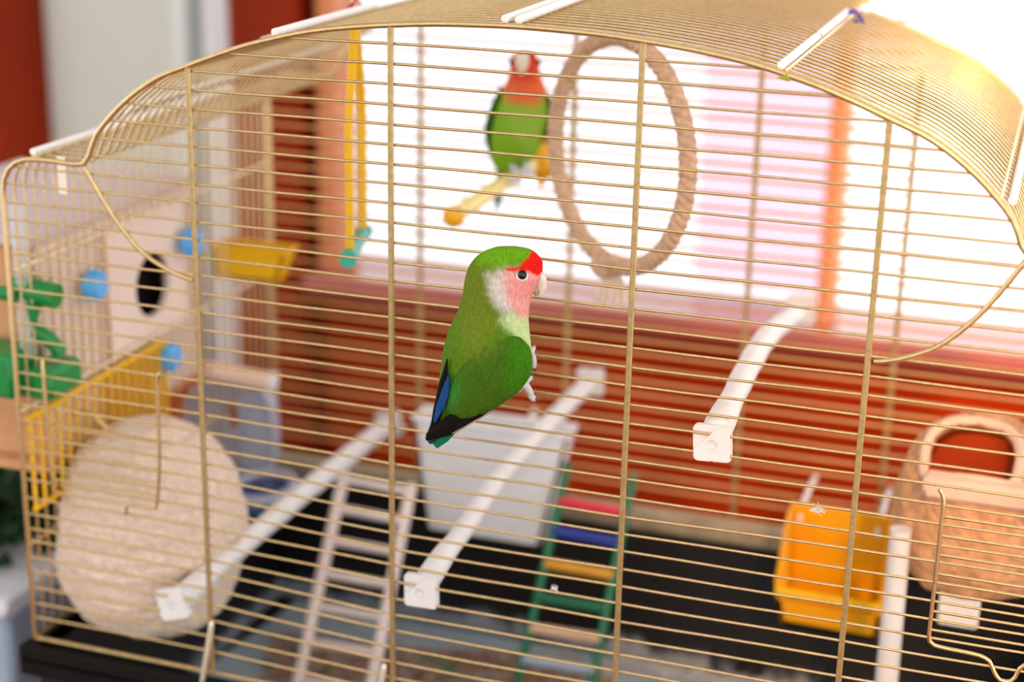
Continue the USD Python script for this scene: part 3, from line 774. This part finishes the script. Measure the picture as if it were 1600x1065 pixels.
for (u, v) in ((140, 446), (292, 378), (258, 556)):
    p = onX(u, v, -0.2975)
    kn = lathe([(0.0, 0.012), (0.008, 0.012), (0.0098, 0.010), (0.0115, 0.002), (0.0115, 0.0), (0.0, 0.0)], 20)
    grip = [box(np.array([0.0112 * math.cos(t) - 0.0016, 0.0112 * math.sin(t) - 0.0016, 0]), np.array([0.0112 * math.cos(t) + 0.0016, 0.0112 * math.sin(t) + 0.0016, 0.010]), 0.0006) for t in np.arange(8) * math.pi / 4]
    k3 = trimesh.util.concatenate([kn] + grip)
    k3.apply_transform(trimesh.geometry.align_vectors([0, 0, 1], [1, 0, 0.0])); k3.apply_translation(p)
    obj("screw_knob", k3, BLUE_PL, nb, smooth=35, label="sky blue plastic screw knob")

# yellow wire panel inside the left wall
yg = thing("feeder_guard", "yellow plastic slatted guard standing inside the left side wall below the nest box", "feeder guard", (-0.296, 0.1, -0.37))
g0, g1, gz0, gz1 = 0.002, 0.205, -0.372, -0.2945
obj("top_rail", box([-0.2965, g0, gz1 - 0.004], [-0.2925, g1, gz1], 0.001), YELLOW, yg)
obj("bottom_rail", box([-0.2965, g0, gz0], [-0.2925, g1, gz0 + 0.004], 0.001), YELLOW, yg)
for y in np.linspace(g0 + 0.003, g1 - 0.003, 17):
    obj("slat", box([-0.2962, y - 0.0014, gz0 + 0.004], [-0.2928, y + 0.0014, gz1 - 0.004], 0.0006), mat("guard_yellow", lin(250, 206, 60), rough=0.4, var=0.08, trans=0.3), yg)
obj("pane", box([-0.2958, 0.118, gz0 + 0.004], [-0.2950, g1 - 0.003, gz1 - 0.004]), clear("yellow_film", lin(220, 186, 100), lin(255, 236, 180), 0.3), yg, label="translucent yellow sheet in the rear half")

# green drinker at the front left corner
gd = thing("drinker", "green plastic drinker with a clear tube at the front left corner of the cage", "drinker", (-0.30, 0.05, -0.29))
obj("cup", [hull([onX(u, v, x) for (u, v) in ((38, 532), (112, 572), (108, 588), (92, 610), (36, 614)) for x in (-0.300, -0.272)]) if False else box([-0.318, 0.016, -0.287], [-0.281, 0.060, -0.263], 0.004)], GREEN_PL, gd)
obj("cup_shell", box([-0.352, 0.004, -0.285], [-0.306, 0.0435, -0.250], 0.004), GREEN_PL, gd)
obj("spout", tube(smooth_path([[-0.305, 0.032, -0.238], [-0.296, 0.036, -0.243], [-0.288, 0.040, -0.256]], 12), 0.0058, 14), GREEN_PL, gd, smooth=40)
obj("collar", tube([[-0.318, 0.032, -0.205], [-0.283, 0.034, -0.209]], 0.0095, 18), GREEN_PL, gd, smooth=40)
obj("clamp", tube([[-0.330, 0.020, -0.207], [-0.310, 0.024, -0.2075]], [0.0045, 0.0065], 14), GREEN_PL, gd, smooth=40)
obj("collar_clip", hull([[-0.303, 0.022, -0.214], [-0.303, 0.036, -0.214], [-0.299, 0.024, -0.235], [-0.299, 0.030, -0.228], [-0.295, 0.024, -0.214], [-0.295, 0.034, -0.214]]), GREEN_PL, gd)
obj("tube", tube([[-0.3085, 0.030, -0.255], [-0.3085, 0.030, -0.140]], 0.0065, 20), clear("clear_tube", (0.9, 0.93, 0.96), (0.92, 0.95, 0.98), 0.35), gd, smooth=40, label="clear water tube")

# ---------------------------------------------------------------- fibre nest
fc = np.array([-0.2400, 0.080, -0.4130])
fp = [(0.0, 0.092), (0.020, 0.090), (0.040, 0.082), (0.056, 0.066), (0.067, 0.044), (0.073, 0.018), (0.0755, -0.010), (0.074, -0.032), (0.066, -0.050), (0.054, -0.064), (0.036, -0.072), (0.0, -0.075)]
nm_ = lathe(smooth_path(np.array(fp), 90), 120)
v = nm_.vertices
layers = 0.0011 * np.sin(v[:, 2] * 2 * np.pi / 0.0075 + 2.0 * noise(v * 30, 3))
nrm = np.c_[v[:, 0], v[:, 1], v[:, 2] * 0.6]; nrm /= np.linalg.norm(nrm, axis=1, keepdims=True) + 1e-9
v = v + nrm * (layers + (fbm(v * 60, 5, 7) - 0.5) * 0.007 + (noise(v * 400, 9) - 0.5) * 0.0016)[:, None]
v = v + fc
v[:, 0] = np.maximum(v[:, 0], -0.2975)
low = np.clip((-0.416 - v[:, 2]) / 0.004, 0, 1)  # the ball sits against the perch beside it
v[:, 0] = np.where(low > 0, np.minimum(v[:, 0], -0.1640 + low * -0.0240), v[:, 0])
nm_.vertices = v
nest = thing("fibre_nest", "big beige ball nest of coarse wound fibre at the left of the cage floor", "nest", fc - [0, 0, 0.093])
NESTM = mat("coarse_nest_fibre", lin(230, 208, 188), rough=0.95, var=0.16, scale=260, bump=1.0, bscale=420)
obj("shell", nm_, NESTM, nest, smooth=True)
obj("hanger", tube(smooth_path([fc + [-0.03, -0.01, 0.086], fc + [-0.05, -0.012, 0.10], fc + [-0.0600, -0.012, 0.096]], 10), 0.0016, 8), BRASS, nest, smooth=True)

# ---------------------------------------------------------------- things at the rear left
dw = thing("dowel_perch", "short thick pale wooden dowel at the rear left of the cage", "dowel", c3(360, 585, 0.30))
obj("rod", tube([c3(285, 571, 0.285), c3(420, 596, 0.315)], 0.0088, 20), mat("pinkish_dowel", lin(228, 196, 176), rough=0.6, var=0.08), dw, smooth=40)
obj("end_cap", tube([c3(418, 596, 0.315), c3(434, 599, 0.318)], 0.0098, 20), WHITE_PL, dw, smooth=40, label="white end cap")
wd = thing("bird_bath", "milky plastic hooded bird bath with an oval opening behind the fibre nest", "bird bath", c3(370, 760, 0.34))
MILK = mat("milky_plastic", lin(196, 199, 216), rough=0.25, var=0.06, trans=0.2)
ya = 0.34
outer = smooth_path([c3(*q, ya)[[0, 2]] for q in [(288, 690), (292, 640), (315, 604), (355, 594), (400, 602), (424, 640), (428, 700), (412, 752), (370, 762), (320, 745), (288, 690)]], 60)
inner = smooth_path([c3(*q, ya)[[0, 2]] for q in [(345, 632), (362, 622), (376, 634), (378, 662), (366, 684), (352, 672), (345, 632)]], 30)
hood = Polygon(outer).difference(Polygon(inner))
obj("hood", extrude(hood.buffer(-0.001), 0.016, (np.array([0, ya, 0]), [1, 0, 0], [0, 0, 1], [0, 1, 0])), MILK, wd, smooth=40)
obj("hood_rim", tube(np.insert(outer[:-1], 1, ya - 0.002, axis=1), 0.0035, 8, closed=True), MILK, wd, smooth=True)
obj("opening_rim", tube(np.insert(inner[:-1], 1, ya - 0.002, axis=1), 0.0028, 8, closed=True), MILK, wd, smooth=True)
dc = c3(406, 760, 0.30); a = np.linspace(0, 2 * np.pi, 49)[:-1]
dish = np.c_[dc[0] + 0.027 * np.cos(a) + 0.004, dc[1] + 0.034 * np.sin(a), np.full(48, dc[2])]
obj("dish_rim", tube(dish, 0.0052, 12, closed=True), MILK, wd, smooth=True)
bowl = lathe([(1.0, 0.0), (0.9, -0.012), (0.7, -0.022), (0.0, -0.024)], 48); bowl.apply_transform(np.diag([0.027, 0.034, 1.0, 1])); bowl.apply_translation([dc[0] + 0.004, dc[1], dc[2]])
obj("dish", bowl, mat("blue_dish_plastic", lin(70, 100, 150), rough=0.3), wd, smooth=True, label="blue dish")  # bowl in a deeper blue than the milky rim


def cup(name, label, quad, y, depth, thick, m, taper=0.8, group=None, n=None):
    """An open plastic cup whose front is the pixel quad (top left, top right, bottom right, bottom left) at depth y."""
    q = [onY(u, v, y) for u, v in quad]
    t = thing(name, label, "feeder", (q[2] + q[3]) / 2)
    back = [p + np.array([0, depth, 0]) for p in q]

    def slab(a, b, c, d, n): return hull([p + o for p in (a, b, c, d) for o in (np.zeros(3), np.array(n) * thick)])
    obj("front", slab(q[0], q[1], q[2], q[3], [0, 1, 0]), m, t)
    obj("back", slab(back[0], back[1], back[2], back[3], [0, -1, 0]), m, t)
    obj("side", slab(q[0], back[0], back[3], q[3], [1, 0, 0]), m, t)
    obj("side", slab(q[1], back[1], back[2], q[2], [-1, 0, 0]), m, t)
    obj("base", slab(q[3], q[2], back[2], back[3], [0, 0, 1]), m, t)
    ring = [q[0], q[1], back[1], back[0]]
    obj("rim", tube(np.array(ring), thick * 1.3, 8, closed=True), m, t, smooth=40)
    return t


cup("feeder_cup", "yellow plastic feeder cup hooked in the rear left corner of the cage", [(332, 384), (446, 396), (430, 442), (336, 432)], 0.335, 0.024, 0.002, YELLOW)

# ---------------------------------------------------------------- ladders


def ladder(label, bl, br, tl, tr, rungs, r_st, r_rg, m_st, mats, name="ladder"):
    bl, br, tl, tr = map(np.asarray, (bl, br, tl, tr))
    grow = (tl[2] - (fl - 0.0)) / (tl[2] - bl[2])
    rungs = [1 - (1 - s_) / grow for s_ in rungs]
    bl, br = tl + (bl - tl) * grow, tr + (br - tr) * grow
    t = thing(name, label, "ladder", (bl + br) / 2, "bird ladders")
    for a_, b_ in ((bl, tl), (br, tr)):
        obj("stile", tube(np.linspace(a_, b_, 4), r_st, 14), m_st, t, smooth=40)
    for i, s in enumerate(rungs):
        mm, lb = mats(i)
        obj("rung", tube([bl + (tl - bl) * s, br + (tr - br) * s], r_rg, 12), mm, t, smooth=40, label=lb)
    return t


bl, br = c3(452, 1120, 0.168), c3(566, 1136, 0.168)
tl, tr = c3(539, 736, 0.33), c3(643, 757, 0.33)
vs = [748, 793, 843, 895, 947, 1003, 1062]


def s_of(v, b, t):
    s = np.linspace(0, 1, 400)
    return s[np.argmin(np.abs(proj(b + (t - b) * s[:, None])[:, 1] - v))]


ladder("pale unpainted wooden ladder leaning below the left white perch", bl, br, tl, tr, [s_of(v, bl, tl) for v in vs], 0.0055, 0.0042, PINKWOOD, lambda i: (PINKWOOD, None))
cols = [("red", (226, 50, 70)), ("blue", (40, 60, 160)), ("yellow", (232, 168, 50)), ("green", (22, 110, 76)), ("pale wood", (226, 190, 160)), ("pale blue", (170, 190, 214))]
gbl, gbr, gtl, gtr = c3(806, 1080, 0.27), c3(919, 1096, 0.27), c3(888, 722, 0.37), c3(990, 742, 0.37)
cm = [mat("rung_" + n.replace(" ", "_"), lin(*c), rough=0.45, var=0.08) for n, c in cols]
ladder("green ladder with red, blue and yellow rungs leaning right of the white tub", gbl, gbr, gtl, gtr, [s_of(v, gbl, gtl) for v in (783, 829, 880, 933, 981, 1030)], 0.0042, 0.0050, GREEN_D, lambda i: (cm[i], cols[i][0] + " rung"))

# ---------------------------------------------------------------- white tub at the rear
tq = [(646, 652), (888, 682), (840, 856), (668, 828)]
tub = cup("tub", "white plastic hanging tub low in the middle of the cage", tq, 0.365, 0.027, 0.0025, mat("white_tub_plastic", lin(246, 246, 250), rough=0.4, var=0.03))
tub.SetCustomDataByKey("category", "tub")
for u, v in ((690, 640), (828, 655)):
    p = onY(u, v, 0.40)
    obj("hook", tube(smooth_path([p + [0, 0.0, -0.02], p + [0, 0.004, 0], p + [0, 0.014, 0.004], p + [0, 0.016, -0.008]], 12), 0.003, 8), WHITE_PL, tub, smooth=True)

# ---------------------------------------------------------------- yellow hopper feeder at the right
yf = 0.30
hp = thing("hopper_feeder", "amber yellow hopper feeder with a trough hanging low at the right of the cage", "feeder", onY(1290, 980, yf))
P_ = lambda u, v, y=yf: onY(u, v, y)
bkt = np.array([0, 0.030, 0])


def slab(pts, off): return hull([p + o for p in pts for o in (np.zeros(3), np.asarray(off))])


fq = [P_(1226, 812), P_(1392, 838), P_(1378, 926), P_(1226, 908)]
obj("hopper_plate", slab([p + bkt for p in (P_(1226, 806), P_(1394, 832), P_(1372, 990), P_(1224, 962))], [0, 0.003, 0]), YELLOW2, hp)
obj("cheek", slab([fq[0] + bkt, fq[0] + bkt * 0.3, P_(1212, 905) - bkt * 0.2, P_(1222, 962) - bkt * 0.2, P_(1226, 962) + bkt], [0.003, 0, 0]), YELLOW2, hp)
obj("cheek", slab([fq[1] + bkt, fq[1] + bkt * 0.3, P_(1384, 925) - bkt * 0.2, P_(1368, 990) - bkt * 0.2, P_(1372, 990) + bkt], [-0.003, 0, 0]), YELLOW2, hp)
obj("trough_front", slab([P_(1216, 930) - bkt * 0.2, P_(1376, 958) - bkt * 0.2, P_(1366, 994) - bkt * 0.2, P_(1224, 968) - bkt * 0.2], [0, 0.003, 0]), YELLOW2, hp)
obj("trough_base", slab([P_(1224, 968) - bkt * 0.2, P_(1366, 994) - bkt * 0.2, P_(1366, 994) + bkt, P_(1224, 968) + bkt], [0, 0, 0.003]), YELLOW2, hp)
obj("trough_lip", tube([P_(1214, 916) - bkt * 0.25, P_(1380, 944) - bkt * 0.25], 0.0042, 12), YELLOW, hp, smooth=40, label="bright yellow rounded lip")
for u, v in ((1250, 806), (1372, 828)):
    p = onY(u, v, yf + 0.03)
    obj("hook", tube(smooth_path([p + [0, 0, -0.006], p + [0, 0.004, 0.004], p + [0, 0.05, 0.006], p + [0, 0.085, 0.002]], 16), 0.0026, 8), WHITE_PL, hp, smooth=True, label="white hook")

# white upright post and the house it carries
up_b, up_t = np.array([0.3320, 0.185, -0.629]), c3(1408, 826, 0.185)
ud = thing("upright_perch", "white upright dowel rising beside the clay bird house at the right", "perch", up_b)
obj("rod", tube([up_b, up_t], [0.0098, 0.0078], 20), WHITE_PL, ud, smooth=40)
obj("foot_plate", lathe([(0.0, 0.004), (0.018, 0.004), (0.022, 0.0), (0.0, 0.0)], 28, up_b - [0, 0, 0.002]), WHITE_PL, ud)

hc = np.array([0.3830, 0.235, -0.3510])
HZ = 0.79  # the house is squat
CLAY = mat("rough_terracotta", lin(206, 152, 108), rough=0.9, var=0.26, scale=110, bump=1.0, bscale=300)
CLAYL = mat("pale_clay_rim", lin(228, 192, 168), rough=0.9, var=0.06, scale=45, bump=0.4, bscale=260)
hs = thing("bird_house", "rough terracotta bird house with an arched opening at the right edge of the cage", "bird house", hc - [0, 0, 0.066])
shell_o = lathe(smooth_path(np.array([(0.0, 0.082), (0.022, 0.080), (0.040, 0.070), (0.053, 0.050), (0.060, 0.024), (0.0635, -0.006), (0.0630, -0.036), (0.056, -0.062), (0.042, -0.078), (0.0, -0.082)]), 60), 96)
shell_i = lathe(smooth_path(np.array([(0.0, 0.074), (0.020, 0.072), (0.035, 0.063), (0.047, 0.045), (0.053, 0.022), (0.0560, -0.006), (0.0555, -0.034), (0.050, -0.056), (0.036, -0.070), (0.0, -0.074)]), 60), 96)
import manifold3d
for sh in (shell_o, shell_i):
    sh.apply_scale([1, 1, HZ])


def to_man(t):
    t = trimesh.Trimesh(t.vertices, t.faces, process=True); t.merge_vertices()
    if t.volume < 0:
        t.invert()
    return manifold3d.Manifold(manifold3d.Mesh(np.asarray(t.vertices, np.float32), np.asarray(t.faces, np.uint32)))


oc = onY(1521, 694, hc[1] - 0.041) - hc
arch2 = [(-0.0290, -0.0215), (0.0290, -0.0215), (0.0300, -0.002), (0.0270, 0.010), (0.018, 0.019), (0.0, 0.0225), (-0.018, 0.019), (-0.0270, 0.010), (-0.0300, -0.002)]
din = np.array([0, 0.80, -0.60]); eup = np.array([0, 0.60, 0.80]); ex = np.array([1.0, 0, 0])
cut = extrude(rounded(arch2, 0.004), 0.075, (oc - din * 0.040, ex, eup, din))
try:
    man = to_man(shell_o) - to_man(shell_i) - to_man(cut)
    mm = man.refine_to_length(0.004).to_mesh()
    hm = trimesh.Trimesh(mm.vert_properties[:, :3], mm.tri_verts, process=False)
    assert len(hm.vertices) > 500
except Exception as e:
    hm = shell_o
hv = np.array(hm.vertices)
hn = hv / (np.linalg.norm(hv, axis=1, keepdims=True) + 1e-9)
oz = np.interp(hv[:, 2] / HZ, [-0.082, -0.078, -0.062, -0.036, -0.006, 0.024, 0.050, 0.070, 0.080, 0.082], [0.0, 0.042, 0.056, 0.063, 0.0635, 0.060, 0.053, 0.040, 0.022, 0.0])
outer_ = ((np.hypot(hv[:, 0], hv[:, 1]) > oz - 0.0035) | (np.abs(hv[:, 2]) > 0.0785 * HZ))[:, None]
hm.vertices = hv + outer_ * hn * ((fbm(hv * 70, 3, 4) - 0.5) * 0.006 + (noise(hv * 300, 9) - 0.5) * 0.0030)[:, None] + hc
obj("shell", hm, CLAY, hs, smooth=50)
deep = extrude(rounded(arch2, 0.004).buffer(0.012), 0.068, (oc - din * 0.040, ex, eup, din))
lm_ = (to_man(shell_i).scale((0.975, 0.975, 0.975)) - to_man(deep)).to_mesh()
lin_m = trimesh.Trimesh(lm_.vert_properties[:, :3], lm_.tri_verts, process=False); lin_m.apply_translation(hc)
obj("filling", lin_m, mat("shaded_clay_plug", lin(150, 52, 18), rough=0.95, var=0.1, spec=0.1), hs, smooth=30, label="added dark red plug painted as the shaded inside")  # added shallow plug; the dim interior is put into its dark red
loop = np.array(rounded(arch2, 0.004).buffer(0.004).exterior.coords)[:-1]
loop = smooth_path(np.vstack([loop, loop[:1]]), 80)[:-1]
ly = []
for x, z in loop:
    q = cast(shell_o, oc + x * ex + z * eup - din * 0.05, din)
    ly.append(q - din * 0.001 if q is not None else oc + x * ex + z * eup)
obj("opening_rim", tube(np.array(ly) + hc, 0.0040, 10, closed=True), CLAYL, hs, smooth=True, label="pale clay rim around the opening")
lg = onY(1530, 768, hc[1] - 0.058)
obj("ledge", box(lg + [-0.040, -0.008, -0.009], lg + [0.040, 0.014, 0.008], 0.004), CLAYL, hs, label="pale flat ledge below the opening")
obj("mount", box(hc + [-0.020, -0.040, -0.088], hc + [0.010, -0.030, -0.056], 0.002), WHITE_PL, hs, label="white mounting tongue under the house")

# ---------------------------------------------------------------- ties, fluff
def bow(name, label, c, col, up_len):
    c = np.asarray(c); m = mat(name + "_colour", col, rough=0.6, var=0.1)
    t = thing(name, label, "tie", c)
    obj("loop", tube(c + 0.0045 * np.c_[np.cos(np.linspace(0, 6.0, 30)), 0.2 * np.sin(np.linspace(0, 12, 30)), np.sin(np.linspace(0, 6.0, 30))], 0.0012, 8), m, t, smooth=True)
    for s in (-1, 1):
        obj("tail", tube(smooth_path([c + [0, 0, 0.003], c + [s * 0.004, 0, 0.002], c + [s * 0.008, 0.001, -0.006]], 10), 0.0014, 8), m, t, smooth=True)
    if up_len:
        obj("ribbon", tube(smooth_path([c + [0, 0, 0.002], c + [0.002, 0, 0.010], c + [-0.001, 0, 0.018], c + [0.002, 0, up_len]], 20), np.tile([0.0018, 0.0009, 0.0022, 0.0011], 5), 8), m, t, smooth=True)


bow("red_tie", "crimson cord tied round the left roof tube", onY(554, 16, 0.16), lin(214, 26, 78), 0.045)
bow("purple_tie", "purple cord tied round the end of the right roof tube", onY(1332, 26, 0.275), lin(92, 84, 168), 0.0)


def fluff(label, c, n, r, seed):
    g = np.random.default_rng(seed); ms = []
    for i in range(n):
        d = g.normal(size=3); d /= np.linalg.norm(d)
        if d[2] < -0.3:
            d[2] *= -0.4
        ms.append(tube(smooth_path([c, c + d * r * 0.5 + g.normal(size=3) * r * 0.1, c + d * r], 5), np.linspace(0.00045, 0.0001, 5), 5))
    obj("down_feather", ms, mat("white_down", lin(244, 240, 236), rough=0.9, trans=0.3), smooth=True, label=label, cat="feather", group=None)


for nm_l, lb_, (u, v), yy in (("leaf_scrap", "small olive leaf scrap caught under the roof edge near the right roof tube", (1226, 121), -0.003), ("leaf_scrap", "small olive leaf scrap lying on the roof wires beside the right tube", (1279, 54), 0.14)):
    c = onY(u, v, yy); g = np.random.default_rng(u)
    obj(nm_l, [hull(c + g.normal(size=(6, 3)) * [0.0022, 0.0006, 0.0018]) for _ in range(3)], mat("olive_leaf", lin(146, 150, 46), rough=0.6), smooth=False, label=lb_, cat="leaf")
fluff("white down tuft stuck on a wire above the amber feeder", onY(1278, 797, -0.001), 46, 0.0055, 1)
fluff("tiny down tuft on a wire in front of the green ladder", onY(866, 920, -0.001), 20, 0.0036, 2)
fluff("tiny white fluff on a wire beside the wooden ladder", onY(628, 843, -0.001), 24, 0.004, 3)

# ---------------------------------------------------------------- planter at the far left
pc = onZ(20, 850, -0.52)
pl = thing("planter", "grey-blue trough planter with white rim left of the cage", "planter", (pc[0] - 0.12, pc[1] + 0.1, -0.80))
GREYB = mat("grey_blue_paint", lin(160, 178, 202), rough=0.6, var=0.06)
x1_ = onX(40, 830, -0.40)
bx = [-0.66, 0.12, -0.86]; bX = [-0.415, 0.44, -0.54]
obj("trough", box(bx, bX, 0.006), GREYB, pl)
obj("rim", box([bx[0] - 0.01, bx[1] - 0.01, bX[2]], [bX[0] + 0.008, bX[1] + 0.01, bX[2] + 0.022], 0.004), mat("white_paint", lin(228, 232, 240), rough=0.5), pl, label="white rim")
obj("stand", box([bx[0], bx[1], floor_z], [bX[0] + 0.02, bX[1], bx[2]], 0.004), mat("white_stand", lin(214, 214, 222), rough=0.6), pl)
pn = thing("potted_plant", "dark leafy plant growing in the planter at the far left", "plant", (-0.53, 0.28, -0.52))
g = np.random.default_rng(12); lv = []
for i in range(700):
    c = np.array([g.uniform(-0.63, -0.435), g.uniform(0.15, 0.40), g.uniform(-0.535, -0.415)])
    d = g.normal(size=3); d[2] = abs(d[2]) * 0.6; d /= np.linalg.norm(d); s = np.cross(d, g.normal(size=3)); s /= np.linalg.norm(s); nrm_ = np.cross(d, s)
    L = g.uniform(0.03, 0.055); w_ = L * 0.3
    lv.append(hull([c, c + d * L, c + d * L * 0.5 + s * w_, c + d * L * 0.5 - s * w_, c + d * L * 0.5 + nrm_ * 0.003]))
obj("foliage", lv, mat("dark_leaf", lin(28, 70, 26), rough=0.5, var=0.3, trans=0.2), pn, smooth=False, kind="stuff")
obj("stem", [tube(smooth_path([[x, y, -0.53], [x + 0.01, y, -0.46], [x - 0.005, y + 0.02, -0.42]], 8), 0.003, 6) for x, y in ((-0.48, 0.20), (-0.55, 0.25), (-0.50, 0.33), (-0.56, 0.37))], mat("stem_brown", lin(80, 70, 40)), pn, smooth=True)
